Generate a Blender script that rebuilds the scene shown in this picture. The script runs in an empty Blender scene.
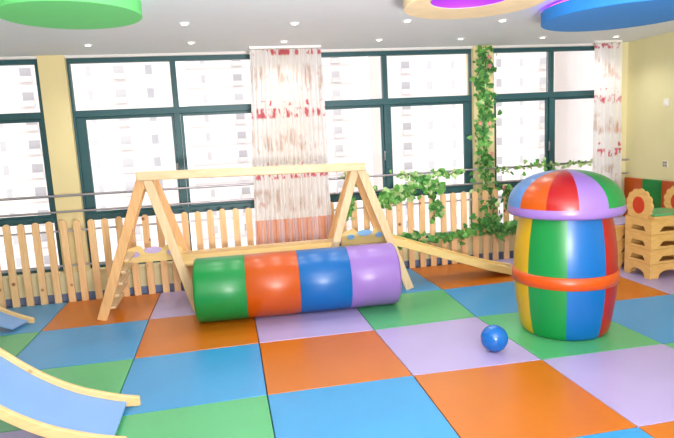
import bpy, math, random
from mathutils import Vector, Matrix
PI = math.pi
C = bpy.context.scene.collection
random.seed(7)

# ------------------------------------------------------------------ materials
def lin(c):
    return tuple(((v/255)/12.92 if v/255 <= .04045 else ((v/255+.055)/1.055)**2.4) for v in c)+(1.0,)

def base(name):
    m = bpy.data.materials.new(name); m.use_nodes = True
    nt = m.node_tree
    return m, nt, nt.nodes['Principled BSDF']

def plain(name, col, rough=.5, metal=0, var=.06, nscale=6, bump=0, bscale=60, spec=.5, coat=0):
    m, nt, b = base(name)
    b.inputs['Roughness'].default_value = rough; b.inputs['Metallic'].default_value = metal
    b.inputs['Specular IOR Level'].default_value = spec
    b.inputs['Coat Weight'].default_value = coat; b.inputs['Coat Roughness'].default_value = .15
    c = lin(col)
    tc = nt.nodes.new('ShaderNodeTexCoord'); n = nt.nodes.new('ShaderNodeTexNoise')
    n.inputs['Scale'].default_value = nscale; n.inputs['Detail'].default_value = 3
    nt.links.new(tc.outputs['Object'], n.inputs['Vector'])
    r = nt.nodes.new('ShaderNodeValToRGB')
    r.color_ramp.elements[0].position = .3; r.color_ramp.elements[1].position = .7
    r.color_ramp.elements[0].color = tuple(max(0, v*(1-var)) for v in c[:3])+(1,)
    r.color_ramp.elements[1].color = tuple(min(1, v*(1+var)) for v in c[:3])+(1,)
    nt.links.new(n.outputs['Fac'], r.inputs['Fac']); nt.links.new(r.outputs['Color'], b.inputs['Base Color'])
    if bump:
        n2 = nt.nodes.new('ShaderNodeTexNoise'); n2.inputs['Scale'].default_value = bscale
        nt.links.new(tc.outputs['Object'], n2.inputs['Vector'])
        bp = nt.nodes.new('ShaderNodeBump'); bp.inputs['Strength'].default_value = bump; bp.inputs['Distance'].default_value = .01
        nt.links.new(n2.outputs['Fac'], bp.inputs['Height']); nt.links.new(bp.outputs['Normal'], b.inputs['Normal'])
    return m

def wood(name, c1, c2, stretch=(30, 30, 2.5), rough=.5, knots=True):
    m, nt, b = base(name); b.inputs['Roughness'].default_value = rough
    tc = nt.nodes.new('ShaderNodeTexCoord'); mp = nt.nodes.new('ShaderNodeMapping')
    mp.inputs['Scale'].default_value = stretch
    nt.links.new(tc.outputs['Object'], mp.inputs['Vector'])
    n = nt.nodes.new('ShaderNodeTexNoise'); n.inputs['Scale'].default_value = 1; n.inputs['Detail'].default_value = 4; n.inputs['Distortion'].default_value = .6
    nt.links.new(mp.outputs['Vector'], n.inputs['Vector'])
    r = nt.nodes.new('ShaderNodeValToRGB'); r.color_ramp.elements[0].position = .3; r.color_ramp.elements[1].position = .7
    r.color_ramp.elements[0].color = lin(c1); r.color_ramp.elements[1].color = lin(c2)
    nt.links.new(n.outputs['Fac'], r.inputs['Fac'])
    out = r.outputs['Color']
    if knots:
        v = nt.nodes.new('ShaderNodeTexVoronoi'); v.inputs['Scale'].default_value = 4.5
        nt.links.new(tc.outputs['Object'], v.inputs['Vector'])
        k = nt.nodes.new('ShaderNodeValToRGB'); k.color_ramp.elements[0].position = .05; k.color_ramp.elements[1].position = .12
        k.color_ramp.elements[0].color = (1, 1, 1, 1); k.color_ramp.elements[1].color = (0, 0, 0, 1)
        nt.links.new(v.outputs['Distance'], k.inputs['Fac'])
        mx = nt.nodes.new('ShaderNodeMix'); mx.data_type = 'RGBA'
        nt.links.new(k.outputs['Color'], mx.inputs['Factor']); nt.links.new(out, mx.inputs['A'])
        mx.inputs['B'].default_value = lin((140, 78, 40)); out = mx.outputs['Result']
    nt.links.new(out, b.inputs['Base Color'])
    return m

def emit(name, col, s):
    m, nt, b = base(name); b.inputs['Base Color'].default_value = lin(col)
    b.inputs['Emission Color'].default_value = lin(col); b.inputs['Emission Strength'].default_value = s
    return m

def leafmat(name, col):
    m = plain(name, col, .5, var=.35, nscale=14)
    nt = m.node_tree; b = nt.nodes['Principled BSDF']; o = nt.nodes['Material Output']
    t = nt.nodes.new('ShaderNodeBsdfTranslucent'); t.inputs['Color'].default_value = lin(col)
    mx = nt.nodes.new('ShaderNodeMixShader'); mx.inputs[0].default_value = .4
    nt.links.new(b.outputs[0], mx.inputs[1]); nt.links.new(t.outputs[0], mx.inputs[2]); nt.links.new(mx.outputs[0], o.inputs['Surface'])
    return m

def glassmat():
    m, nt, b = base('window_glass')
    o = nt.nodes['Material Output']; nt.nodes.remove(b)
    t = nt.nodes.new('ShaderNodeBsdfTransparent'); t.inputs['Color'].default_value = (.97, .98, .98, 1)
    g = nt.nodes.new('ShaderNodeBsdfGlossy'); g.inputs['Roughness'].default_value = .03
    f = nt.nodes.new('ShaderNodeFresnel'); f.inputs['IOR'].default_value = 1.35
    mx = nt.nodes.new('ShaderNodeMixShader')
    nt.links.new(f.outputs[0], mx.inputs[0]); nt.links.new(t.outputs[0], mx.inputs[1]); nt.links.new(g.outputs[0], mx.inputs[2])
    nt.links.new(mx.outputs[0], o.inputs['Surface'])
    return m

def curtainmat(name, lower=False):
    """white sheer cloth printed with rows of tan reeds and red blossoms (lower band: salmon)"""
    m, nt, b = base(name); o = nt.nodes['Material Output']; L = nt.links
    def N(t, **kw):
        n = nt.nodes.new(t)
        for k, v in kw.items(): setattr(n, k, v)
        return n
    def math_(op, a, bb=None, clamp=False):
        n = N('ShaderNodeMath', operation=op, use_clamp=clamp)
        for i, x in enumerate((a, bb)):
            if x is None: continue
            if isinstance(x, (int, float)): n.inputs[i].default_value = x
            else: L.new(x, n.inputs[i])
        return n.outputs[0]
    tc = N('ShaderNodeTexCoord'); sp = N('ShaderNodeSeparateXYZ'); L.new(tc.outputs['Object'], sp.inputs[0])
    def noise(sc, off):
        mp = N('ShaderNodeMapping'); mp.inputs['Scale'].default_value = sc; mp.inputs['Location'].default_value = off
        L.new(tc.outputs['Object'], mp.inputs['Vector'])
        n = N('ShaderNodeTexNoise'); n.inputs['Scale'].default_value = 1; n.inputs['Detail'].default_value = 2
        L.new(mp.outputs[0], n.inputs['Vector']); return n.outputs['Fac']
    def mix(f, a, col):
        mx = N('ShaderNodeMix', data_type='RGBA'); L.new(f, mx.inputs['Factor'])
        if isinstance(a, tuple): mx.inputs['A'].default_value = a
        else: L.new(a, mx.inputs['A'])
        mx.inputs['B'].default_value = col; return mx.outputs['Result']
    if not lower:
        def band(center, period, w):
            d = math_('PINGPONG', math_('SUBTRACT', sp.outputs['Z'], center), period/2)
            return math_('MULTIPLY', math_('SUBTRACT', w, d), 1/w*3, True)
        clump = math_('MULTIPLY', math_('SUBTRACT', noise((9, 0, 4), (3, 5, 1)), .48), 9, True)
        streak = math_('MULTIPLY', math_('SUBTRACT', noise((34, 0, 2.4), (3, 0, 1)), .45), 9, True)
        tan = math_('MULTIPLY', band(2.36, .69, .16), math_('MULTIPLY', clump, streak))
        tan2 = math_('MULTIPLY', band(2.30, .69, .12), math_('MULTIPLY', math_('SUBTRACT', noise((15, 0, 6), (9, 0, 4)), .60), 9, True))
        red = math_('MULTIPLY', band(1.97, .69, .065), math_('MULTIPLY', math_('SUBTRACT', noise((22, 0, 7), (1, 0, 2)), .50), 12, True))
        red2 = math_('MULTIPLY', band(2.08, .69, .035), math_('MULTIPLY', math_('SUBTRACT', noise((20, 0, 7), (6, 0, 7)), .57), 12, True))
        c = mix(math_('MULTIPLY', tan, .55), lin((250, 247, 247)), lin((196, 150, 124)))
        c = mix(math_('MULTIPLY', tan2, .5), c, lin((226, 140, 120)))
        c = mix(math_('MULTIPLY', math_('MAXIMUM', red, red2), .85), c, lin((212, 60, 85)))
    else:
        s = math_('MULTIPLY', math_('SUBTRACT', noise((28, 0, .3), (2, 0, 0)), .42), 6, True)
        c = mix(s, lin((238, 178, 144)), lin((234, 208, 210)))
    L.new(c, b.inputs['Base Color']); b.inputs['Roughness'].default_value = .85
    t = N('ShaderNodeBsdfTranslucent'); L.new(c, t.inputs['Color'])
    mx = N('ShaderNodeMixShader'); mx.inputs[0].default_value = .55 if not lower else .4
    L.new(b.outputs[0], mx.inputs[1]); L.new(t.outputs[0], mx.inputs[2]); L.new(mx.outputs[0], o.inputs['Surface'])
    return m

M = {}
M['ceiling'] = plain('ceiling_paint', (222, 224, 227), .85, var=.01)
M['beam_white'] = plain('white_paint', (226, 222, 220), .8, var=.01)
M['wall_yellow'] = plain('pale_yellow_paint', (216, 208, 160), .8, var=.02, nscale=2)
M['column'] = plain('cream_paint', (226, 208, 156), .8, var=.02, nscale=2)
M['parapet'] = plain('light_cream_paint', (232, 222, 178), .8, var=.02)
M['frame'] = plain('teal_window_frame', (38, 82, 88), .45, var=.04)
M['glass'] = glassmat()
M['sub'] = plain('grey_subfloor', (90, 96, 112), .9)
M['skirt'] = plain('slate_blue_skirting', (116, 130, 168), .6)
MAT = {'blue': (46, 140, 192), 'orange': (186, 100, 8), 'green': (76, 166, 106), 'lilac': (168, 154, 198)}
for k, v in MAT.items(): M['mat_'+k] = plain('mat_vinyl_'+k, v, .33, var=.04, nscale=2.5, bump=.12, bscale=14, spec=.6)
V = {'green': (12, 128, 58), 'orange': (184, 76, 4), 'blue': (1, 94, 164), 'lilac': (142, 108, 180), 'yellow': (196, 156, 8), 'red': (160, 12, 10),
     'skyblue': (74, 128, 188), 'band': (196, 74, 5)}
for k, v in V.items(): M['v_'+k] = plain('soft_vinyl_'+k, v, .33, var=.03, nscale=3, bump=.06, bscale=10, spec=.5)
M['picket'] = wood('picket_pine', (222, 174, 120), (236, 196, 146), (40, 40, 3), .55)
M['pale'] = wood('pale_pine', (210, 178, 134), (222, 196, 156), (6, 30, 30), .45, False)
M['leg_pale'] = wood('leg_pine', (214, 180, 134), (226, 198, 156), (30, 30, 3), .45, False)
M['leg_shaded'] = wood('leg_pine_shaded', (214, 158, 100), (228, 178, 122), (30, 30, 3), .5, False)  # same pine, with shade put into the colour for legs seen on their unlit faces
M['board'] = wood('varnished_board', (222, 190, 118), (232, 202, 136), (5, 30, 30), .4, False)
M['rail_wood'] = wood('slide_side_pine', (222, 184, 122), (232, 198, 140), (5, 30, 30), .4, True)
M['seat_wood'] = wood('birch_panel', (210, 160, 88), (224, 178, 108), (8, 8, 30), .45, False)
M['slide_bed'] = plain('slide_bed_blue', (116, 160, 214), .3, var=.03)
M['steel'] = plain('brushed_steel', (176, 170, 176), .35, metal=.6)
M['plate'] = plain('switch_plate_white', (232, 226, 214), .5)
M['socket_dark'] = plain('socket_grey', (150, 148, 130), .5)
M['ring_cream'] = plain('ring_cream_paint', (240, 214, 170), .7)
M['disc_green'] = plain('disc_green_paint', (104, 206, 116), .7, var=.01)
M['disc_blue'] = plain('disc_blue_paint', (40, 134, 216), .7, var=.01)
M['led_purple'] = emit('purple_led_strip', (170, 60, 255), 4)
M['purple_glow'] = emit('purple_glow_paint', (140, 52, 214), .45)  # purple LED light put into the colour and glow of the recess surfaces
M['led_cyan'] = emit('cyan_led_strip', (150, 240, 245), 4)
M['lamp_on'] = emit('downlight_lens', (255, 250, 240), 12)
M['trim_white'] = plain('downlight_ring', (240, 238, 236), .4)
M['curtain'] = curtainmat('printed_curtain'); M['curtain_low'] = curtainmat('curtain_salmon_band', True)
M['flower_red'] = plain('flower_centre_red', (196, 52, 14), .5)
M['ball'] = plain('ball_blue', (4, 98, 178), .22, var=.03, spec=.6)
M['pink'] = plain('blossom_pink', (236, 150, 150), .6)
M['leafA'] = leafmat('leaf_dark', (80, 148, 76)); M['leafB'] = leafmat('leaf_mid', (124, 190, 98)); M['leafC'] = leafmat('leaf_pale', (196, 226, 156))
M['stem'] = plain('vine_stem', (82, 104, 50), .6)
M['facade'] = plain('facade_white', (236, 232, 232), .9, var=.02, nscale=.2)
M['facade_b'] = plain('facade_cream', (244, 236, 232), .9, var=.02, nscale=.2)
M['bwin'] = plain('building_window', (206, 202, 206), .4, var=.05)
M['bwin_d'] = plain('building_window_dark', (184, 180, 186), .4, var=.05)
M['bframe'] = plain('building_balcony', (222, 216, 216), .8)
M['cutout_lilac'] = plain('lilac_inlay', (190, 170, 214), .5); M['cutout_blue'] = plain('blue_inlay', (130, 180, 226), .5)
M['gap'] = plain('hollow_inside', (70, 46, 28), .8)

# ------------------------------------------------------------------ mesh builder (world coordinates)
ORG = {}
class MB:
    def __init__(s): s.v = []; s.f = []; s.m = []; s.s = []
    def add(s, vs, fs, m=0, smooth=False):
        o = len(s.v); s.v += [tuple(v) for v in vs]
        for k, f in enumerate(fs):
            s.f.append(tuple(i+o for i in f)); s.m.append(m[k] if isinstance(m, list) else m); s.s.append(smooth)
    def box(s, x0, x1, y0, y1, z0, z1, m=0):
        s.add([(x, y, z) for z in (z0, z1) for y in (y0, y1) for x in (x0, x1)],
              [(0, 2, 3, 1), (4, 5, 7, 6), (0, 1, 5, 4), (2, 6, 7, 3), (0, 4, 6, 2), (1, 3, 7, 5)], m)
    def beam(s, p0, p1, w, d, side=(0, 1, 0), m=0):
        """board from p0 to p1; d = size along side, w = size across"""
        p0 = Vector(p0); p1 = Vector(p1); a = (p1-p0).normalized(); sd = Vector(side)
        sd = (sd - a*sd.dot(a)).normalized(); t = a.cross(sd)
        vs = []
        for p in (p0, p1):
            for i, j in ((-1, -1), (1, -1), (1, 1), (-1, 1)): vs.append(p+sd*(i*d/2)+t*(j*w/2))
        s.add(vs, [(3, 2, 1, 0), (4, 5, 6, 7), (0, 1, 5, 4), (1, 2, 6, 5), (2, 3, 7, 6), (3, 0, 4, 7)], m)
    def tube(s, pts, r, n=10, m=0, cap=True):
        pts = [Vector(p) for p in pts]; vs = []; N = len(pts)
        rr = r if isinstance(r, (list, tuple)) else [r]*N
        for i, p in enumerate(pts):
            a = (pts[min(i+1, N-1)]-pts[max(i-1, 0)]).normalized()
            u = a.orthogonal().normalized() if i == 0 else (u-a*u.dot(a)).normalized()
            w = a.cross(u)
            for k in range(n): vs.append(p+(u*math.cos(2*PI*k/n)+w*math.sin(2*PI*k/n))*rr[i])
        fs = [(i*n+k, i*n+(k+1) % n, (i+1)*n+(k+1) % n, (i+1)*n+k) for i in range(N-1) for k in range(n)]
        s.add(vs, fs, m, True)
        if cap: s.add(vs[:n], [tuple(reversed(range(n)))], m); s.add(vs[-n:], [tuple(range(n))], m)
    def lathe(s, cx, cy, prof, n=48, m=0, smooth=True, a0=0, mats=None):
        """prof: (r, z) from bottom to top, mats: material index per column"""
        vs = []; P = len(prof)
        for k in range(n):
            a = a0+2*PI*k/n
            for r, z in prof: vs.append((cx+r*math.cos(a), cy+r*math.sin(a), z))
        fs = []; ms = []
        for k in range(n):
            k2 = (k+1) % n
            for i in range(P-1):
                if prof[i][0] < 1e-6: fs.append((k*P, k2*P+i+1, k*P+i+1))
                elif prof[i+1][0] < 1e-6: fs.append((k*P+i, k2*P+i, k*P+i+1))
                else: fs.append((k*P+i, k2*P+i, k2*P+i+1, k*P+i+1))
                ms.append(mats[k] if mats else m)
        s.add(vs, fs, ms, smooth)
    def plate(s, cols, thick, plane, pos, m=0):
        """flat board cut to shape. cols: [(u, [(lo,hi),...])], same number of spans in neighbouring columns; plane 'yz' at x=pos or 'xz' at y=pos"""
        def P(u, z, t): return (pos+t, u, z) if plane == 'yz' else (u, pos+t, z)
        for (u0, s0), (u1, s1) in zip(cols[:-1], cols[1:]):
            for (a0, b0), (a1, b1) in zip(s0, s1):
                if b0-a0 < 1e-5 and b1-a1 < 1e-5: continue
                vs = [P(u0, a0, 0), P(u1, a1, 0), P(u1, b1, 0), P(u0, b0, 0), P(u0, a0, thick), P(u1, a1, thick), P(u1, b1, thick), P(u0, b0, thick)]
                s.add(vs, [(0, 1, 2, 3), (7, 6, 5, 4), (0, 4, 5, 1), (3, 2, 6, 7)], m)
        for (u, sp) in (cols[0], cols[-1]):
            for a, b in sp:
                if b-a > 1e-5: s.add([P(u, a, 0), P(u, b, 0), P(u, b, thick), P(u, a, thick)], [(0, 1, 2, 3)], m)
    def build(s, name, mats, parent=None, bevel=0, label=None):
        me = bpy.data.meshes.new(name)
        org = ORG.get(parent.name, Vector((0, 0, 0))) if parent else Vector((0, 0, 0))
        if parent is None and s.v:
            xs = [v[0] for v in s.v]; ys = [v[1] for v in s.v]; zs = [v[2] for v in s.v]
            org = Vector(((min(xs)+max(xs))/2, (min(ys)+max(ys))/2, min(zs)))
        if getattr(s, 'keep', False): org = Vector((0, 0, 0))
        me.from_pydata([(v[0]-org.x, v[1]-org.y, v[2]-org.z) for v in s.v], [], s.f)
        for x in (mats if isinstance(mats, (list, tuple)) else [mats]): me.materials.append(x)
        me.polygons.foreach_set('material_index', s.m); me.polygons.foreach_set('use_smooth', s.s)
        me.update()
        o = bpy.data.objects.new(name, me); C.objects.link(o)
        if parent: o.parent = parent
        else: o.location = org
        ORG[o.name] = org
        if bevel:
            b = o.modifiers.new('edge', 'BEVEL'); b.width = bevel; b.segments = 2; b.limit_method = 'ANGLE'; b.angle_limit = .7
        if label: o['label'] = label
        return o
def tag(o, label, cat, group=None, kind=None):
    o['label'] = label; o['category'] = cat
    if group: o['group'] = group
    if kind: o['kind'] = kind
    return o
def thing(name, loc, label, cat, group=None):
    o = bpy.data.objects.new(name, None); C.objects.link(o); o.location = loc; o.empty_display_size = .1
    ORG[o.name] = Vector(loc); return tag(o, label, cat, group)
def struct(name, mb, mats, parent=None, bevel=0):
    o = mb.build(name, mats, parent, bevel)
    if parent is None: o['kind'] = 'structure'
    return o
def structroot(name, loc):
    o = bpy.data.objects.new(name, None); C.objects.link(o); o.location = loc; ORG[o.name] = Vector(loc); o['kind'] = 'structure'; return o

# ------------------------------------------------------------------ camera
R = Vector((.97930418, -.19591327, -.05080658)); U = Vector((.07846182, .13609189, .98758430)); F = Vector((.18656651, .97113183, -.14864707))
cd = bpy.data.cameras.new('camera'); cam = bpy.data.objects.new('camera', cd); C.objects.link(cam)
cam.matrix_world = Matrix(((R.x, U.x, -F.x, -1.1596), (R.y, U.y, -F.y, -3.5876), (R.z, U.z, -F.z, 1.701), (0, 0, 0, 1)))
cd.sensor_width = 36; cd.lens = 564.4858/674*36; cd.clip_start = .05; cd.clip_end = 400
bpy.context.scene.camera = cam

# ------------------------------------------------------------------ room shell
XL, XR, YB, YF, H = -5.6, 4.17, 3.2, -7.0, 2.70
b = MB(); b.box(XL-.1, XR+.15, YF, YB+.25, -.14, -.04); struct('floor', b, M['sub'])
b = MB(); b.box(XL-.1, XR+.15, YF, YB+.25, H, H+.12); struct('ceiling', b, M['ceiling'])
COLS = [(-3.06, -2.785), (-.62, -.16), (1.985, 2.255)]
b = MB()
b.box(XL, XR, YB, YB+.22, -.14, .285, 0)
b.box(XL, XR, YB+.02, YB+.22, 2.672, H, 2)
for x0, x1 in COLS: b.box(x0, x1, YB, YB+.22, .285, H, 1)
b.box(3.93, XR, YB, YB+.22, .285, H, 0)
struct('wall_back', b, [M['parapet'], M['column'], M['beam_white']])
b = MB(); b.box(XR, XR+.15, YF, YB+.22, -.14, H); struct('wall_right', b, M['wall_yellow'])
b = MB(); b.box(XL-.1, XL, YF, YB+.22, -.14, H); struct('wall_left', b, M['wall_yellow'])
b = MB()
b.box(XL, XR, YF-.15, YF, -.14, .5); b.box(XL, XR, YF-.15, YF, 2.6, H)
for x0, x1 in ((XL, XL+.4), (-2.4, -2), (1, 1.4), (XR-.4, XR)): b.box(x0, x1, YF-.15, YF, .5, 2.6)
struct('wall_rear', b, M['wall_yellow'])
b = MB(); b.box(XL, XR, YB-.025, YB, -.04, .05); struct('baseboard_back', b, M['skirt'])
b = MB(); b.box(XR-.02, XR, -3.5, YB-.03, -.04, .06); struct('baseboard_right', b, M['skirt'])

def window(idx, x0, x1, mull, thick_left=None, thick_right=None):
    y = 3.30; z0, z1 = .285, 2.672
    r = structroot('window_%d' % idx, ((x0+x1)/2, y, z0))
    b = MB()
    b.box(x0, x1, y-.03, y+.05, z1-.05, z1); b.box(x0, x1, y-.03, y+.05, z0, z0+.05)
    b.box(x0, x0+.055, y-.03, y+.05, z0+.05, z1-.05); b.box(x1-.055, x1, y-.03, y+.05, z0+.05, z1-.05)
    b.box(mull-.03, mull+.03, y-.032, y+.052, z0+.05, z1-.05)
    b.box(x0+.055, x1-.055, y-.034, y+.05, 2.03, 2.105)
    b.box(x0+.055, x1-.055, y-.034, y+.05, .865, .935)
    b.build('window_frame', M['frame'], r, .004)
    s = MB()
    tl = thick_left or .035; tr = thick_right or .035
    for a, c, l, rr in ((x0+.055, mull-.035, tl, .03), (mull+.035, x1-.055, .03, tr)):
        for lo, hi in ((.935, 2.03),):
            s.box(a, a+l, y-.01, y+.03, lo, hi); s.box(c-rr, c, y-.01, y+.03, lo, hi)
            s.box(a+l, c-rr, y-.01, y+.03, lo, lo+.025); s.box(a+l, c-rr, y-.01, y+.03, hi-.03, hi)
    s.build('sash_frame', M['frame'], r, .003)
    for a, c in ((x0+.055, mull-.035), (mull+.035, x1-.055)):
        for lo, hi in ((z0+.05, .865), (.935, 2.03), (2.105, z1-.05)):
            g = MB(); g.box(a, c, y+.008, y+.014, lo, hi); g.build('pane', M['glass'], r)
    k = MB(); k.tube([(mull-.045, y-.04, 1.35), (mull-.045, y-.055, 1.36), (mull-.045, y-.055, 1.46)], .01, 8)
    k.build('window_handle', M['steel'], r)
window(1, -5.4, -3.06, -4.25)
window(2, -2.815, -.62, -1.66, thick_left=.10)
window(3, -.16, 2.03, .85, thick_right=.09)
window(4, 2.24, 3.93, 3.105)
b = MB(); b.box(-5.5, -3.06, YB-.02, YB+.08, .285, .305); b.box(-2.785, -.62, YB-.02, YB+.08, .285, .305); b.box(-.16, 1.985, YB-.02, YB+.08, .285, .305); b.box(2.255, 3.93, YB-.02, YB+.08, .285, .305)
struct('trim_1', b, M['parapet'])

# ------------------------------------------------------------------ floor mats
corner = {(0, 0): (.019, .014), (0, 1): (.001, .994), (1, 1): (.968, 1.023), (1, 0): (.996, -.015), (2, 0): (2.0, -.028), (1, -1): (.989, -1.007),
          (1, 2): (1.021, 1.967), (3, 1): (2.984, 1.008), (-1, 0): (-1.004, .018), (-1, 1): (-.996, 1.01), (-2, 1): (-2.001, .998), (-2, 2): (-2.011, 2.02),
          (-3, 2): (-2.994, 2.008), (2, 2): (2.0, 1.99), (2, 1): (1.98, 1.01), (0, 2): (.0, 1.98), (-1, 2): (-1.0, 2.0)}
def cn(i, j):
    if (i, j) in corner: return corner[(i, j)]
    return (min(float(i), 4.12), min(float(j), 3.10))
mats = {
 (-4, 2): ('blue', 'blue floor mat by the fence under the end of the small distant slide'),
 (-3, 2): ('orange', 'orange floor mat under the left feet of the wooden climbing frame'),
 (-2, 2): ('lilac', 'lilac floor mat by the fence between the legs of the left A-frame'),
 (-1, 2): ('orange', 'floor mat by the fence behind the striped foam roller'),
 (0, 2): ('blue', 'blue floor mat by the fence at the right foot of the climbing frame'),
 (1, 2): ('orange', 'orange floor mat by the fence under the narrow wooden slide'),
 (2, 2): ('lilac', 'floor mat by the fence behind the mushroom barrel'),
 (3, 2): ('lilac', 'lilac floor mat in the corner under the lower stack of seats'),
 (-4, 1): ('green', 'dark green floor mat in front of the small distant slide end'),
 (-3, 1): ('blue', 'blue floor mat in front of the left foot of the climbing frame'),
 (-2, 1): ('orange', 'orange floor mat under the green end of the foam roller'),
 (-1, 1): ('lilac', 'lilac floor mat under the middle of the striped foam roller'),
 (0, 1): ('green', 'green floor mat under the lilac end of the foam roller'),
 (1, 1): ('blue', 'blue floor mat just left of and behind the mushroom barrel'),
 (2, 1): ('orange', 'orange floor mat right of the barrel, in front of the seat stacks'),
 (3, 1): ('lilac', 'lilac floor mat under the tall stack of flower seats'),
 (-4, 0): ('blue', 'floor mat under the upper part of the big blue slide'),
 (-3, 0): ('green', 'green floor mat beside and beneath the big blue slide'),
 (-2, 0): ('blue', 'blue floor mat at the foot of the big slide, behind the green one'),
 (-1, 0): ('orange', 'orange floor mat in front of the middle of the foam roller'),
 (0, 0): ('lilac', 'pale lilac floor mat under the small blue ball'),
 (1, 0): ('green', 'green floor mat under the mushroom barrel'),
 (2, 0): ('blue', 'blue floor mat right of the mushroom barrel'),
 (3, 0): ('green', 'floor mat by the right wall in front of the seat stack'),
 (-3, -1): ('lilac', 'lilac floor mat under the near side rail of the big slide'),
 (-2, -1): ('green', 'green floor mat in front of the end of the big blue slide'),
 (-1, -1): ('blue', 'blue floor mat in front between the green and orange ones'),
 (0, -1): ('orange', 'large orange floor mat in front of the small blue ball'),
 (1, -1): ('lilac', 'lilac floor mat in front of the mushroom barrel'),
 (2, -1): ('green', 'green floor mat right of the front lilac one'),
 (0, -2): ('blue', 'blue floor mat cut off at the lower edge, in front of the orange one'),
 (1, -2): ('orange', 'orange floor mat cut off in the lower right corner')}
for (i, j), (col, lab) in mats.items():
    q = [Vector(cn(*k)) for k in ((i, j), (i+1, j), (i+1, j+1), (i, j+1))]
    c = sum(q, Vector((0, 0)))/4; g = .004
    q = [p+(c-p).normalized()*g for p in q]
    b = MB(); zt = -.0015*random.random()
    b.add([(p.x, p.y, -.04) for p in q]+[(p.x, p.y, zt) for p in q],
          [(3, 2, 1, 0), (4, 5, 6, 7), (0, 1, 5, 4), (1, 2, 6, 5), (2, 3, 7, 6), (3, 0, 4, 7)])
    tag(b.build('floor_mat', M['mat_'+col], None, .005), lab, 'floor mat', 'coloured vinyl floor mats')

# ------------------------------------------------------------------ guard rail at the windows
t = thing('guard_rail', (0, 3.12, 0), 'grey metal guard rail of long bars running across the windows', 'railing')
for z, r in ((1.185, .014), (1.005, .012)):
    b = MB(); b.tube([(XL+.02, 3.12, z), (-2, 3.12, z-.008), (0, 3.12, z-.016), (4.15, 3.12, z-.02)], r, 10); b.build('rail', M['steel'], t)
for x in (-3.0, -.35, 2.1, 4.05):
    for z in (1.185, 1.005):
        b = MB(); b.tube([(x, 3.12, z-.012), (x, 3.2, z-.012)], .009, 8); b.build('bracket', M['steel'], t)

# ------------------------------------------------------------------ picket fences
def picket(x, root, h, y=3.0, w=.072):
    b = MB(); n = 12; z0 = 0
    prof = [(-w/2, z0), (w/2, z0), (w/2, h-w/2)]
    prof += [(w/2*math.cos(PI*k/n), h-w/2+w/2*math.sin(PI*k/n)) for k in range(1, n)] + [(-w/2, h-w/2)]
    N = len(prof); lean = random.uniform(-.006, .006)
    vs = [(x+px+lean*pz, y-.011, pz) for px, pz in prof]+[(x+px+lean*pz, y+.011, pz) for px, pz in prof]
    b.add(vs, [tuple(range(N)), tuple(reversed(range(N, 2*N)))]+[(k, k+N, (k+1) % N+N, (k+1) % N) for k in range(N)])
    return b.build('picket', M['picket'], root)
def fence(xs, label, h):
    t = thing('picket_fence', ((xs[0]+xs[-1])/2, 3.0, 0), label, 'fence', 'picket fences in front of the windows')
    for x in xs: picket(x, t, h+random.uniform(-.006, .006))
    for z in (.40, .79):
        b = MB(); b.box(xs[0]-.03, xs[-1]+.03, 3.012, 3.028, z, z+.02); b.build('crossbar', M['steel'], t)
fence([-4.24+.143*k for k in range(5)]+[-3.524, -3.381, -3.237, -3.092, -2.946, -2.811, -2.662, -2.522, -2.371, -2.245, -2.09, -1.933, -1.806, -1.659, -1.515, -1.38, -1.234, -1.086, -.937],
      'left pine picket fence with rounded tops, from the slide to the curtain', .915)
fence([.04, .18, .325, .47, .612, .755, .887, 1.032, 1.177, 1.316, 1.461, 1.592, 1.734, 1.885, 2.02, 2.155, 2.308, 2.45, 2.59, 2.73, 2.87, 3.01, 3.15, 3.29, 3.43],
      'right pine picket fence hung with green ivy, behind the narrow slide', .91)

# ------------------------------------------------------------------ curtains
def curtain(x0t, x1t, x0b, x1b, y, zb, folds, label, seed):
    rnd = random.Random(seed); NX, NZ = folds*10, 46
    t = thing('curtain', ((x0t+x1t)/2, y, zb), label, 'curtain', 'printed window curtains')
    ph = [rnd.uniform(-.6, .6) for _ in range(folds+2)]; am = [rnd.uniform(.6, 1.2) for _ in range(folds+2)]
    b = MB(); b.keep = True; vs = []
    for iz in range(NZ+1):
        f = iz/NZ; z = zb+(2.665-zb)*f
        if iz: pass
        xa = x0b+(x0t-x0b)*f; xb = x1b+(x1t-x1b)*f
        for ix in range(NX+1):
            u = ix/NX; k = u*folds; i = int(min(k, folds-1)); w = am[i]*(1-(k-i))+am[i+1]*(k-i)
            p = ph[i]*(1-(k-i))+ph[i+1]*(k-i)
            a = .022*w*(1-.25*f)
            vs.append((xa+(xb-xa)*u+.006*math.sin(9*f+3*k), y+a*math.sin(2*PI*k+p*(1-f)*1.5)+.008*math.sin(5*f+u*7), z))
    fs = []; ms = []
    for iz in range(NZ):
        for ix in range(NX):
            o = iz*(NX+1)+ix; fs.append((o, o+1, o+NX+2, o+NX+1)); ms.append(1 if vs[o][2]+.03 < .775 else 0)
    b.add(vs, fs, ms, True)
    o = b.build('cloth', [M['curtain'], M['curtain_low']], t); o.location = -ORG[t.name]
    b = MB(); b.box(x0t, x1t, y-.02, y+.02, 2.675, 2.70); b.build('curtain_track', M['trim_white'], t)
    n = max(4, int((x1t-x0t)/.11))
    for i in range(n):
        x = x0t+.03+(x1t-x0t-.06)*i/(n-1); b = MB(); b.box(x-.006, x+.006, y-.006, y+.006, 2.655, 2.676); b.build('hook', M['steel'], t)
curtain(-.80, .0, -.90, .035, 2.9, .16, 17, 'wide white curtain with red and tan print, hanging behind the climbing frame', 3)
curtain(3.54, 3.93, 3.57, 4.0, 3.02, .16, 8, 'narrow white curtain with red and tan print, in the corner by the yellow wall', 5)

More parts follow.
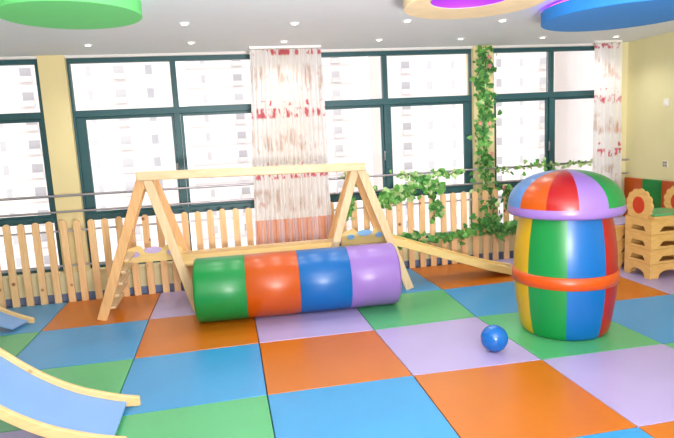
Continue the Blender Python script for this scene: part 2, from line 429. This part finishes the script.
# ------------------------------------------------------------------ climbing frame
t = thing('climbing_frame', (-.87, 2.4, 0), 'pale pine climbing frame of two A-frames joined by a long top beam', 'climbing frame')
YN, YR = 2.13, 2.70
def leg(p0, p1, w, mat):
    b = MB(); b.beam(p0, p1, w, .036, (0, 1, 0)); return b.build('leg', M[mat], t, .006)
LA, RA = -1.95, .205
leg((-2.47, YN+.02, .0), (LA-.0, YN+.02, 1.40), .095, 'leg_shaded')
leg((-1.545, YN-.02, .0), (LA+.03, YN-.02, 1.41), .085, 'leg_pale')
leg((-2.50, YR, .0), (LA-.05, YR-.02, 1.36), .085, 'leg_shaded')
leg((-1.50, YR-.04, .0), (LA+.03, YR-.06, 1.36), .085, 'leg_shaded')
leg((-.265, YN+.02, .0), (RA-.03, YN+.02, 1.37), .08, 'leg_pale')
leg((.70, YN-.02, .0), (RA-.01, YN-.02, 1.38), .09, 'leg_pale')
leg((-.215, YR, .0), (RA+.06, YR, 1.34), .085, 'leg_shaded')
leg((.71, YR-.04, .0), (RA+.05, YR-.04, 1.34), .085, 'leg_shaded')
b = MB(); b.beam((-2.0, YN-.065, 1.40), (.25, YN-.065, 1.358), .085, .05, (0, 1, 0)); b.build('top_beam', M['pale'], t, .01)
for x, z in ((LA, 1.375), (RA, 1.33)):
    b = MB(); b.beam((x, YN-.02, z), (x+.03, YR+.02, z-.03), .05, .07, (1, 0, 0)); b.build('cap_block', M['pale'], t, .006)
# steps of the left ladder
for k in range(5):
    z = .10+.115*k; f = z/1.40; x = -2.47+.52*f
    b = MB(); b.box(x+.03, x+.10, YN+.045, YR-.025, z, z+.024); b.build('step', M['leg_pale'], t, .003)
# decorated boards between the far legs, with a wavy cloud top
def cloud(x0, x1, zb, mat):
    n = 48; cols = []
    for k in range(n+1):
        u = k/n; x = x0+(x1-x0)*u
        h = .115+.045*abs(math.sin(u*PI*3))**.7+(.035*math.exp(-((u-.28)/.08)**2)+.02*math.exp(-((u-.72)/.08)**2))
        cols.append((x, [(zb, zb+h)]))
    b = MB(); b.plate(cols, .025, 'xz', YR-.10); o = b.build('cloud_board', M['board'], t)
    for u, hz, rx, rz in ((.2, .09, .045, .03), (.5, .125, .09, .035), (.8, .09, .045, .03)):
        e = MB(); cx = x0+(x1-x0)*u; n = 20; yy = YR-.104
        e.add([(cx+rx*math.cos(2*PI*i/n), yy, zb+hz+rz*math.sin(2*PI*i/n)) for i in range(n)]+[(cx+rx*math.cos(2*PI*i/n), yy+.004, zb+hz+rz*math.sin(2*PI*i/n)) for i in range(n)],
              [tuple(range(n)), tuple(reversed(range(n, 2*n)))]+[(i, (i+1) % n, (i+1) % n+n, i+n) for i in range(n)])
        e.build('inlay', M[mat], o)
cloud(-2.29, -1.68, .455, 'cutout_lilac'); cloud(.07, .62, .445, 'cutout_blue')
b = MB(); b.box(-1.72, -.02, 2.16, 2.62, .465, .49); b.build('bridge_board', M['board'], t, .006)
b = MB(); b.box(-1.72, -.02, 2.62, 2.645, .44, .53); b.build('bridge_rim', M['pale'], t, .006)

# ------------------------------------------------------------------ slides
def slide(name, prof, label, cat, org, ang, width, rail_h, rail_t, mats_, rail_sides=(0, 1), base_x=None, posts=(), bed_low=.035):
    """prof: (s, z) of rail top along the run, s from the top end to the foot; +s runs along ang; rails either side of the bed"""
    t = thing(name, (org[0], org[1], 0), label, cat)
    ca, sa = math.cos(ang), math.sin(ang)
    def W(s, w, z): return (org[0]+s*ca-w*sa, org[1]+s*sa+w*ca, z)
    def strip(w0, w1, top, bot):
        b = MB(); vs = []; n = len(top)
        for (s, zt), (_, zb) in zip(top, bot): vs += [W(s, w0, zb), W(s, w1, zb), W(s, w1, zt), W(s, w0, zt)]
        fs = [(3, 2, 1, 0), tuple(4*(n-1)+k for k in range(4))]
        for i in range(n-1):
            for k in range(4): fs.append((4*i+k, 4*i+(k+1) % 4, 4*i+4+(k+1) % 4, 4*i+4+k))
        b.add(vs, fs); return b
    # resample smoothly
    def sm(p, n=40):
        out = []
        for k in range(n+1):
            s = p[0][0]+(p[-1][0]-p[0][0])*k/n
            for (a, za), (c, zc) in zip(p[:-1], p[1:]):
                if a <= s <= c+1e-9: out.append((s, za+(zc-za)*(s-a)/(c-a))); break
        z = [q[1] for q in out]
        for _ in range(3): z = [z[0]]+[(z[i-1]+2*z[i]+z[i+1])/4 for i in range(1, len(z)-1)]+[z[-1]]
        return [(q[0], zz) for q, zz in zip(out, z)]
    p = sm(prof)
    for sd in rail_sides:
        w0, w1 = (0, rail_t) if sd == 0 else (width-rail_t, width)
        strip(w0, w1, p, [(s, max(.001, z-rail_h)) for s, z in p]).build('side_rail', mats_[0], t, .006)
    pb = [(s, max(.012, z-bed_low)) for s, z in p[:-2]]
    strip(rail_t, width-rail_t, pb, [(s, z-.012) for s, z in pb]).build('slide_bed', mats_[1], t)
    for s, in posts:
        for w in (0+rail_t/2, width-rail_t/2):
            z = min(p, key=lambda q: abs(q[0]-s))[1]
            b = MB(); b.beam(W(s, w, 0), W(s, w, z-.02), .05, rail_t*.9, W(0, 1, 0)[0:2]+(0,) if False else (-sa, ca, 0)); b.build('leg', mats_[0], t, .004)
    return t
slide('blue_slide', [(-3.45, 1.02), (-3.25, .98), (-2.9, .73), (-2.62, .495), (-2.516, .396), (-2.41, .309), (-2.30, .236), (-2.19, .176), (-2.01, .108), (-1.9, .076), (-1.83, .062)],
      'large wooden slide with a wide blue bed in the lower left foreground', 'slide', (0, -.425), 0, .56, .075, .032, (M['rail_wood'], M['slide_bed']), posts=((-3.3,), (-3.05,)), bed_low=.04)
a = math.radians(-15)
L0 = 1.15
slide('small_slide', [(-L0, .72), (-.9, .56), (-.6, .32), (-.3, .155), (-.12, .085), (0, .052)],
      'second wooden slide with blue bed, only its far foot showing by the picket fence', 'slide', (-3.21, 2.03), a, .30, .06, .03, (M['rail_wood'], M['slide_bed']), rail_sides=(1,), posts=((-1.05,), (-.8,)), bed_low=.035)
t = slide('wooden_slide', [(0.53, .575), (.7, .52), (1.2, .34), (1.7, .165), (1.95, .095), (2.1, .06)],
      'narrow all-wood slide running down from the right A-frame towards the barrel', 'slide', (0, 2.18), 0, .34, .085, .03, (M['board'], M['leg_pale']), bed_low=.03)

# ------------------------------------------------------------------ striped foam roller
x0, y0, x1, y1, r = -1.522, 1.773, .408, 1.702, .304
A = Vector((x0, y0, r)); B = Vector((x1, y1, r)); ax = (B-A).normalized(); n1 = ax.cross(Vector((0, 0, 1))).normalized(); n2 = n1.cross(ax)
t = thing('foam_roller', (float((x0+x1)/2), float((y0+y1)/2), 0), 'long soft foam roller in green, orange, blue and lilac sections', 'soft play roller')
Ln = (B-A).length; n = 64
prof = []
cuts = [0, .245, .50, .752, 1.0]; names = ['green', 'orange', 'blue', 'lilac']
for q in range(4):
    b = MB(); s0, s1 = cuts[q]*Ln, cuts[q+1]*Ln; rc = .03
    pr = []
    if q == 0: pr += [(0, 0), (0, r*.5), (0, r-rc)]+[(rc-rc*math.cos(k*PI/10), r-rc+rc*math.sin(k*PI/10)) for k in range(1, 6)]
    else: pr += [(s0, r-.005), (s0+.006, r)]
    pr += [((s0+s1)/2, r+.001)]
    if q == 3: pr += [(s1-rc+rc*math.sin(k*PI/10), r-rc+rc*math.cos(k*PI/10)) for k in range(0, 5)]+[(s1, r-rc), (s1, r*.5), (s1, 0)]
    else: pr += [(s1-.006, r), (s1, r-.005)]
    vs = []; P = len(pr)
    for k in range(n):
        a = 2*PI*k/n; d = n1*math.cos(a)+n2*math.sin(a)
        for s, rr in pr: vs.append(A+ax*s+d*rr)
    fs = []
    for k in range(n):
        k2 = (k+1) % n
        for i in range(P-1):
            fs.append((k*P+i, k2*P+i, k2*P+i+1, k*P+i+1))
    b.add(vs, fs, 0, True); b.build('cover_section', M['v_'+names[q]], t, 0, names[q]+' section')

# ------------------------------------------------------------------ mushroom barrel
bx, by = 1.516, .517
t = thing('mushroom_barrel', (bx, by, 0), 'tall soft barrel in coloured stripes under a mushroom dome cap', 'soft play barrel')
phi = math.atan2(-3.5876-by, -1.1596-bx)
def body_r(z):
    f = z/.97; return .337*(1-f)+.35*f+.055*4*f*(1-f)*1.0
prof = [(0, .0), (.30, .0), (.325, .008)]+[(body_r(.97*k/16), .97*k/16+(.02 if k == 0 else 0)) for k in range(0, 17)]
n = 64
seq = ['yellow', 'green', 'blue', 'red']*2; start = phi+math.radians(-87)
b = MB(); b.lathe(bx, by, prof, n, a0=start, mats=[k//8 for k in range(n)])
b.build('barrel_body', [M['v_'+s] for s in seq], t)
b = MB(); zb0, zb1 = .425, .53
b.lathe(bx, by, [(body_r(.47)-.005, zb0), (body_r(.47)+.012, zb0+.006), (body_r(.47)+.016, .475), (body_r(.47)+.012, zb1-.006), (body_r(.47)-.005, zb1)], n)
b.build('belt', M['v_band'], t, label='orange belt round the barrel')
zc = 1.012
b = MB(); b.lathe(bx, by, [(.30, zc-.035), (.40, zc-.04), (.435, zc-.03), (.447, zc-.012), (.448, zc+.015), (.442, zc+.045)], n)
b.build('cap_rim', M['v_lilac'], t, label='lilac rim of the cap')
seq = ['skyblue', 'orange', 'red', 'lilac', 'green', 'green', 'skyblue', 'orange', 'red', 'lilac', 'green', 'skyblue']; n = 72
b = MB(); start = phi+math.radians(-77)
b.lathe(bx, by, [(.443*math.cos(k*PI/2/14)**.86 if k < 14 else 0, zc+.04+.272*math.sin(k*PI/2/14)) for k in range(15)], n, a0=start, mats=[k//6 for k in range(n)])
b.build('cap_dome', [M['v_'+s] for s in seq], t)

# ------------------------------------------------------------------ ball
b = MB(); br = .102; b.lathe(.748, .236, [(br*math.sin(PI*k/20) if 0 < k < 20 else 0, br-br*math.cos(PI*k/20)) for k in range(21)], 40)
o = b.build('play_ball', M['ball'], None); tag(o, 'small shiny blue play ball on a pale lilac mat', 'ball')

# ------------------------------------------------------------------ stacked child seats
def slot_cols(u0, u1, z0, z1, open_arch, um=None):
    n = 40; cols = []
    c = (u0+u1)/2; hw = (u1-u0)*.30
    for k in range(n+1):
        u = u0+(u1-u0)*k/n; d = abs(u-c)/hw
        if open_arch:
            top = .085*math.sqrt(max(0, 1-min(1, d)**2.6)); a = z0+top; cols.append((u, [(z0, z0), (a, z1)]))
        else:
            top = .052*min(1, max(0, (1-d)*3.2)); cols.append((u, [(z0, z0+.028), (z0+.028+top, z1)]))
    return cols
def seat(x0, y0, z0, h, label, arch, top=None, flowers=False, group=None):
    w, d, th = .50, .395, .022
    t = thing('stacking_seat', (x0+w/2, y0+d/2, z0), label, 'child seat', group)
    for px in (x0, x0+w-th):
        cols = slot_cols(y0, y0+d, z0, z0+h, arch)
        if flowers:
            cy, cz, R0 = y0+d/2, z0+.30, .175; new = []
            for u, sp in slot_cols(y0, y0+d, z0, z0+h, arch):
                new.append((u, sp))
            cols = new
        b = MB(); b.plate(cols, th, 'yz', px); pan = b.build('end_panel', M['seat_wood'], t)
        if flowers:
            n = 96; vs = []; f = MB()
            for sgn in (0, th):
                for k in range(n):
                    a = 2*PI*k/n; rr = R0*(.91+.11*abs(math.sin(a*6.5))**.7); vs.append((px+sgn, cy+rr*math.cos(a)*1.1, max(z0+.16, cz+rr*math.sin(a))))
            f.add(vs, [tuple(range(n)), tuple(reversed(range(n, 2*n)))]+[(k, (k+1) % n, (k+1) % n+n, k+n) for k in range(n)])
            fl = f.build('flower_side', M['seat_wood'], t)
            n = 32; vs = []; f = MB()
            for xx in (px-.005, px+th+.005):
                for k in range(n): a = 2*PI*k/n; vs.append((xx, cy+.086*math.cos(a), cz+.092*math.sin(a)))
            f.add(vs, [tuple(range(n)), tuple(reversed(range(n, 2*n)))]+[(k, (k+1) % n, (k+1) % n+n, k+n) for k in range(n)])
            f.build('flower_centre', M['flower_red'], fl)
    for py in (y0+.012, y0+d-.012-th):
        b = MB(); b.plate(slot_cols(x0+th, x0+w-th, z0, z0+h, arch), th, 'xz', py); b.build('side_panel', M['seat_wood'], t)
    b = MB(); b.box(x0+th, x0+w-th, y0+.012+th, y0+d-.012-th, z0+h-.03, z0+h-.012); b.build('seat_board', M['seat_wood'], t)
    if top:
        b = MB(); b.box(x0+th, x0+w-th, y0-.012, y0+d, z0+h, z0+h+.03); b.build('seat_apron', M['seat_wood'], t, .004)
        b = MB(); b.box(x0+th+.004, x0+w-th-.004, y0-.01, y0+d-.01, z0+h+.03, z0+h+.052); b.build('cushion', M[top], t, .01)
g = 'stacked wooden child seats by the right wall'
PX = .160
pos = ['lowest seat of the tall stack, wood with an arched foot opening', 'second wooden seat from the bottom of the tall stack by the wall', 'third wooden seat of the tall stack, just under the flower seat']
for k in range(3): seat(3.165, 1.50, .002+PX*k, .157, pos[k], k == 0, group=g)
seat(3.165, 1.50, .002+PX*3, .165, 'wooden flower-sided seat with green cushion on top of the tall stack', False, 'mat_green', True, g)
pos = ['lowest wooden seat of the lower stack in the corner', 'middle wooden seat of the lower stack in the corner', 'top seat with lilac cushion on the lower corner stack']
for k in range(3): seat(3.12, 2.03, .002+PX*k, .157, pos[k], k == 0, 'mat_lilac' if k == 2 else None, group=g)

# ------------------------------------------------------------------ wall pads, switch, socket
for k, (col, lab) in enumerate((('orange', 'orange padded wall panel in the corner beside the curtain'), ('green', 'green padded wall panel between two orange ones'),
                                ('orange', 'orange padded wall panel at the right edge, nearest'), ('green', 'green padded wall panel past the second orange one'))):
    y1_ = 3.165-.335*k; b = MB(); b.box(XR-.04, XR, y1_-.333, y1_, .08, .925)
    tag(b.build('wall_pad', M['v_green' if col == 'green' else 'v_orange'], None, .012), lab, 'wall pad', 'padded panels on the right wall')
t = thing('wall_switch', (XR, 2.495, 1.84), 'small white switch plate high on the yellow wall', 'switch')
b = MB(); b.box(XR-.012, XR, 2.45, 2.54, 1.835, 1.925); b.build('switch_plate', M['plate'], t, .003)
b = MB(); b.box(XR-.018, XR-.012, 2.475, 2.515, 1.86, 1.90); b.build('rocker', M['trim_white'], t, .002)
t = thing('wall_socket', (XR, 2.483, 1.09), 'small grey socket plate on the yellow wall above the pads', 'socket')
b = MB(); b.box(XR-.01, XR, 2.443, 2.523, 1.09, 1.17); b.build('socket_plate', M['plate'], t, .003)
for yy in (2.450, 2.486):
    for zz in (1.097, 1.134):
        b = MB(); b.box(XR-.013, XR-.01, yy, yy+.029, zz, zz+.029); b.build('outlet', M['socket_dark'], t)

# ------------------------------------------------------------------ ceiling discs
def disc(x, y, r, z0, mat, label, led, name='ceiling_disc'):
    t = thing(name, (x, y, z0), label, 'ceiling decoration')
    b = MB(); b.lathe(x, y, [(0, z0), (r-.004, z0), (r, z0+.004), (r, z0+.10), (r-.004, z0+.104), (0, z0+.104)], 96, smooth=False); b.build('disc', M[mat], t)
    b = MB(); b.lathe(x, y, [(r*.7, z0+.104), (r*.7, 2.70)], 48, smooth=True); b.build('mount', M['ceiling'], t)
    b = MB(); b.tube([(x+r*.93*math.cos(2*PI*k/64), y+r*.93*math.sin(2*PI*k/64), z0+.118) for k in range(65)], .008, 6, cap=False); b.build('light_strip', M[led], t)
disc(-2.07, .53, .443, 2.55, 'disc_green', 'round green disc hanging under the ceiling, upper left', 'led_cyan')
disc(2.225, .80, .65, 2.55, 'disc_blue', 'large round blue disc hanging under the ceiling, upper right', 'led_purple')
t = thing('ceiling_ring', (.65, .29, 2.55), 'cream ceiling ring with purple light glowing inside, top centre', 'ceiling light')
b = MB(); n = 96; vs = []
oc, ro, ic, ri = (.65, .29), .497, (.55, .13), .27
for k in range(n):
    a = 2*PI*k/n; ca, sa = math.cos(a), math.sin(a)
    for cx, cy, rr, z in ((ic[0], ic[1], ri, 2.55), (oc[0], oc[1], ro, 2.55), (oc[0], oc[1], ro, 2.64), (ic[0], ic[1], ri, 2.64)): vs.append((cx+rr*ca, cy+rr*sa, z))
b.add(vs, [(4*k+i, 4*((k+1) % n)+i, 4*((k+1) % n)+(i+1) % 4, 4*k+(i+1) % 4) for k in range(n) for i in range(4)]); b.build('ring', M['ring_cream'], t, .006)
b = MB(); b.lathe(oc[0], oc[1], [(ro-.05, 2.64), (ro-.05, 2.70)], 96); b.build('mount', M['ceiling'], t)
b = MB(); pts = [(ic[0]+(ri+.03)*math.cos(2*PI*k/48), ic[1]+(ri+.03)*math.sin(2*PI*k/48), 2.66) for k in range(49)]
b.tube(pts, .01, 8, cap=False); b.build('light_strip', M['led_purple'], t)
b = MB(); b.lathe(ic[0], ic[1], [(0, 2.69), (ri+.02, 2.69), (ri+.02, 2.60)], 64); b.build('glow_disc', M['purple_glow'], t, label='added purple disc in place of the purple-lit ceiling')  # added disc, its colour and glow stand for LED light on the ceiling
b = MB(); b.lathe(ic[0], ic[1], [(ri-.004, 2.552), (ri-.004, 2.64), (ri+.02, 2.64)], 96); b.build('glow_liner', M['purple_glow'], t, label='inner wall of the opening, coloured as if lit purple')  # ring's inner wall, with the purple strip light put into its colour
ld = bpy.data.lights.new('ring_glow', 'POINT'); ld.energy = .5; ld.color = (.36, .03, 1); ld.shadow_soft_size = .05
lo = bpy.data.objects.new('ring_glow', ld); C.objects.link(lo); lo.location = (.55, .13, 2.58)

# ------------------------------------------------------------------ downlights, one metre grid
vis = [(-2.4, 2.56), (-1.4, 2.53), (-.45, 2.57), (.6, 2.59), (1.56, 2.62), (2.595, 2.645), (3.59, 2.68), (-1.405, 1.56), (-.455, 1.62), (.585, 1.58), (1.553, 1.62)]
near = ['above the left cream column', 'above the left window', 'in front of the wide curtain', 'above the middle window', 'beside the ivy column', 'above the right window', 'above the narrow corner curtain',
        'in the inner row, right of the green disc', 'in the inner row, straight above the curtain', 'in the inner row, below the cream ring', 'in the inner row, between ring and blue disc']
def downlight(x, y, lab):
    t = thing('downlight', (x, y, 2.69), 'small round recessed ceiling spotlight ' + lab, 'ceiling light', 'recessed ceiling spotlights')
    b = MB(); b.lathe(x, y, [(.028, 2.688), (.045, 2.690), (.047, 2.70)], 24); b.build('trim_ring', M['trim_white'], t)
    b = MB(); b.lathe(x, y, [(0, 2.692), (.028, 2.692)], 24); b.build('lens', M['lamp_on'], t)
def spot(x, y, e):
    ld = bpy.data.lights.new('downlight_beam', 'SPOT'); ld.energy = e; ld.spot_size = 2.4; ld.spot_blend = .8; ld.shadow_soft_size = .06; ld.color = (1, .97, .94)
    lo = bpy.data.objects.new('downlight_beam', ld); C.objects.link(lo); lo.location = (x, y, 2.66)
for (x, y), l in zip(vis, near): downlight(x, y, l); spot(x, y, 19)
for y in (.6, -.6, -1.8, -3.0):
    for x in (-3.4, -1.2, 1.2, 3.4): spot(x, y, 1)

# ------------------------------------------------------------------ ivy
def ivy(name, path, nleaf, spread, size, label, mix=(4, 4, 2), flowers=0, seed=1, stems=2):
    rnd = random.Random(seed); P = [Vector(p) for p in path]
    t = thing(name, tuple(P[0]), label, 'ivy', 'artificial ivy garlands')
    seg = [(P[i+1]-P[i]).length for i in range(len(P)-1)]; tot = sum(seg)
    def at(s):
        s *= tot
        for i, l in enumerate(seg):
            if s <= l or i == len(seg)-1: return P[i].lerp(P[i+1], min(1, s/l))
            s -= l
    for k in range(stems):
        pts = [at(i/40)+Vector((rnd.gauss(0, .012), -abs(rnd.gauss(0, .008)), rnd.gauss(0, .012))) for i in range(41)]
        b = MB(); b.tube(pts, .004, 6); b.build('stem', M['stem'], t)
    b = MB()
    for _ in range(nleaf):
        c = at(rnd.random())+Vector((rnd.gauss(0, spread[0]), -abs(rnd.gauss(0, spread[1])), rnd.gauss(0, spread[2])))
        c.y = min(c.y, path[0][1]+.01)
        s = size*rnd.uniform(.6, 1.2)
        rot = Matrix.Rotation(rnd.uniform(0, 2*PI), 3, 'Y') @ Matrix.Rotation(rnd.uniform(-.8, .8), 3, 'X') @ Matrix.Rotation(rnd.uniform(-.8, .8), 3, 'Z')
        o = [(0, 0, .5), (.2, 0, .62), (.42, 0, .45), (.45, 0, .12), (.2, 0, -.3), (0, 0, -.6), (-.2, 0, -.3), (-.45, 0, .12), (-.42, 0, .45), (-.2, 0, .62)]
        vs = [c+rot @ Vector((x*s, .25*s*abs(x)+.1*s*z*z, z*s)) for x, _, z in o]
        mc = c+rot @ Vector((0, 0, 0)); vs.append(mc)
        m = rnd.choices((0, 1, 2), mix)[0]
        b.add(vs, [(10, i, (i+1) % 10) for i in range(10)], m, False)
    b.build('leaves', [M['leafA'], M['leafB'], M['leafC']], t)
    for _ in range(flowers):
        c = at(rnd.random())+Vector((rnd.gauss(0, .05), -.06, rnd.gauss(0, .03))); f = MB()
        for k in range(5):
            a = 2*PI*k/5; f.add([c+Vector((.0, -.006, 0)), c+Vector((.02*math.cos(a-.5), -.012, .02*math.sin(a-.5))), c+Vector((.034*math.cos(a), -.004, .034*math.sin(a))), c+Vector((.02*math.cos(a+.5), -.012, .02*math.sin(a+.5)))], [(0, 1, 2, 3)])
        f.build('blossom', M['pink'], t)
ivy('ivy_garland', [(2.12, 3.17, 2.67), (2.07, 3.17, 2.27), (2.12, 3.17, 1.9), (2.08, 3.17, 1.53), (2.1, 3.17, 1.22)], 330, (.058, .03, .03), .064,
    'thick green ivy garland climbing the cream column from ceiling to rail', (5, 4, 1), 5, 11)
ivy('ivy_garland', [(2.1, 3.08, 1.22), (2.06, 3.08, 1.0), (2.1, 3.08, .9), (2.12, 2.97, .75), (2.1, 2.97, .44)], 90, (.09, .03, .05), .07,
    'ivy hanging down over the pickets at the foot of the cream column', (5, 4, 1), 0, 12)
ivy('ivy_garland', [(.62, 2.97, .86), (.74, 2.97, .93), (.9, 2.97, .96), (1.09, 2.97, 1.0), (1.29, 2.97, 1.04), (1.42, 2.97, .95)], 130, (.05, .03, .05), .085,
    'bright ivy bunched along the top of the fence below the middle window', (3, 5, 3), 0, 13)
ivy('ivy_garland', [(.65, 2.965, .40), (.8, 2.965, .36), (.99, 2.965, .42), (1.18, 2.965, .32), (1.38, 2.965, .36), (1.58, 2.965, .36), (1.7, 2.965, .40)], 95, (.05, .03, .035), .075,
    'ivy strung low across the pickets just above the narrow slide', (5, 4, 1), 0, 14)
ivy('ivy_garland', [(1.7, 2.965, .36), (1.8, 2.965, .42), (1.95, 2.965, .47), (2.12, 2.965, .46), (2.25, 2.965, .36), (2.43, 2.965, .44)], 120, (.05, .03, .05), .08,
    'dense dark ivy clump low on the fence left of the barrel', (6, 3, 0), 0, 15)
ivy('ivy_garland', [(.94, 3.09, 1.17), (1.2, 3.09, 1.13), (1.33, 3.09, 1.10), (1.5, 3.09, 1.15), (1.73, 3.09, 1.14)], 70, (.07, .02, .03), .06,
    'thin pale ivy strand along the guard rail of the middle window', (1, 3, 6), 0, 16)
ivy('ivy_garland', [(1.33, 2.97, 1.05), (1.30, 2.97, .9), (1.35, 2.97, .72), (1.30, 2.97, .60)], 40, (.05, .03, .04), .08,
    'short ivy strand dangling down the pickets under the middle window', (3, 5, 2), 0, 17)
ivy('ivy_garland', [(.22, 3.09, 1.17), (.35, 3.09, 1.14), (.46, 3.09, 1.12), (.6, 3.09, 1.0)], 40, (.05, .02, .03), .06,
    'small pale ivy sprig on the rail behind the right A-frame', (1, 3, 5), 0, 18)
ivy('ivy_garland', [(.23, 2.97, .98), (.27, 2.97, .85), (.22, 2.97, .66)], 16, (.03, .02, .03), .07,
    'short ivy strand seen through the right A-frame', (3, 5, 1), 0, 19)
ivy('ivy_garland', [(2.3, 3.09, 1.14), (2.7, 3.09, 1.17), (3.12, 3.09, 1.17), (3.5, 3.09, 1.17)], 60, (.08, .02, .035), .06,
    'sparse pale ivy strand on the rail in front of the right window', (1, 3, 6), 0, 20)
ivy('ivy_garland', [(2.2, 2.97, .93), (2.35, 2.97, .88), (2.3, 2.97, .75), (2.4, 2.97, .62)], 34, (.05, .03, .04), .07,
    'loose ivy strand with red blossoms on the fence beside the mushroom cap', (5, 4, 1), 3, 21)

# ------------------------------------------------------------------ buildings across the street
def building(x0, x1, y, ztop, pitch, lab, mat, seed, depth=14):
    rnd = random.Random(seed)
    t = thing('apartment_building', ((x0+x1)/2, y, -45), lab, 'building', 'pale apartment blocks outside')
    b = MB(); b.box(x0, x1, y, y+depth, -45, ztop); b.build('wall', M[mat], t)
    b = MB(); b.box(x0-.3, x1+.3, y-.3, y+depth+.3, ztop, ztop+.9); b.build('parapet', M['bframe'], t)
    nx = int((x1-x0-1)/pitch); first = None; cnt = 0
    for kz in range(12):
        z = -13.2+2.95*kz
        if z+2 > ztop: break
        b = MB(); b.box(x0-.1, x1+.1, y-.12, y, z-.75, z-.6); b.build('ledge', M['bframe'], t)
        for kx in range(nx):
            if cnt >= 98: break
            cx = x0+(x1-x0)*(kx+.5)/nx; wide = (kx*7+seed) % 3
            w = (.3, .65, .42)[wide]
            m = MB(); m.box(cx-w, cx+w, y-.06, y+.02, z+.1, z+1.3); cnt += 1
            wd = m.build('window', M['bwin_d' if (kx*5+seed) % 4 == 0 else 'bwin'], t)
            if wide == 1:
                m = MB(); m.box(cx-w-.1, cx+w+.1, y-.8, y, z-.45, z+.25); m.build('balcony', M['bframe'], t)
building(-62, -36, 66, 30, 3.4, 'pale apartment block outside the leftmost window', 'facade', 1)
building(-33.5, -8, 74, 34, 3.3, 'white apartment block with windows outside the window left of the curtain', 'facade_b', 2)
building(-6, 20, 88, 36, 4.2, 'very pale apartment block outside the middle window', 'facade', 3)
building(24, 50, 78, 34, 3.4, 'white apartment block outside the window right of the ivy column', 'facade_b', 4)
building(53, 80, 70, 30, 3.6, 'pale apartment block beyond the right end of the windows', 'facade', 5)
b = MB(); b.box(-150, 150, 12, 200, -45.2, -45); struct('ground', b, M['facade'])

# ------------------------------------------------------------------ light
w = bpy.data.worlds.new('sky'); bpy.context.scene.world = w; w.use_nodes = True
bg = w.node_tree.nodes['Background']; bg.inputs['Color'].default_value = (1, .985, .975, 1); bg.inputs['Strength'].default_value = 1.38
# the photographer's flash just above the camera
ld = bpy.data.lights.new('camera_flash', 'AREA'); ld.shape = 'DISK'; ld.size = .07; ld.energy = 18; ld.color = (1, .97, .93)
lo = bpy.data.objects.new('camera_flash', ld); C.objects.link(lo); lo.location = Vector((-1.1596, -3.5876, 1.701))+U*.14
lo.rotation_euler = F.to_track_quat('-Z', 'Y').to_euler()
ld = bpy.data.lights.new('bounce_fill', 'AREA'); ld.shape = 'DISK'; ld.size = .8; ld.energy = 455; ld.color = (1, .98, .97)  # added fill lamp behind the camera, aimed up to brighten ceiling and room
lo = bpy.data.objects.new('bounce_fill', ld); C.objects.link(lo); lo.location = (-.32, -4.0, 1.0)
lo.rotation_euler = Vector((.05, .42, 1)).to_track_quat('-Z', 'Y').to_euler()
sc = bpy.context.scene
sc.view_settings.view_transform = 'Standard'; sc.view_settings.look = 'None'; sc.view_settings.gamma = 1; sc.view_settings.exposure = .35
sc.view_settings.use_curve_mapping = False
sc.cycles.max_bounces = 10; sc.cycles.diffuse_bounces = 6; sc.cycles.transparent_max_bounces = 12
sc.cycles.sample_clamp_indirect = 6
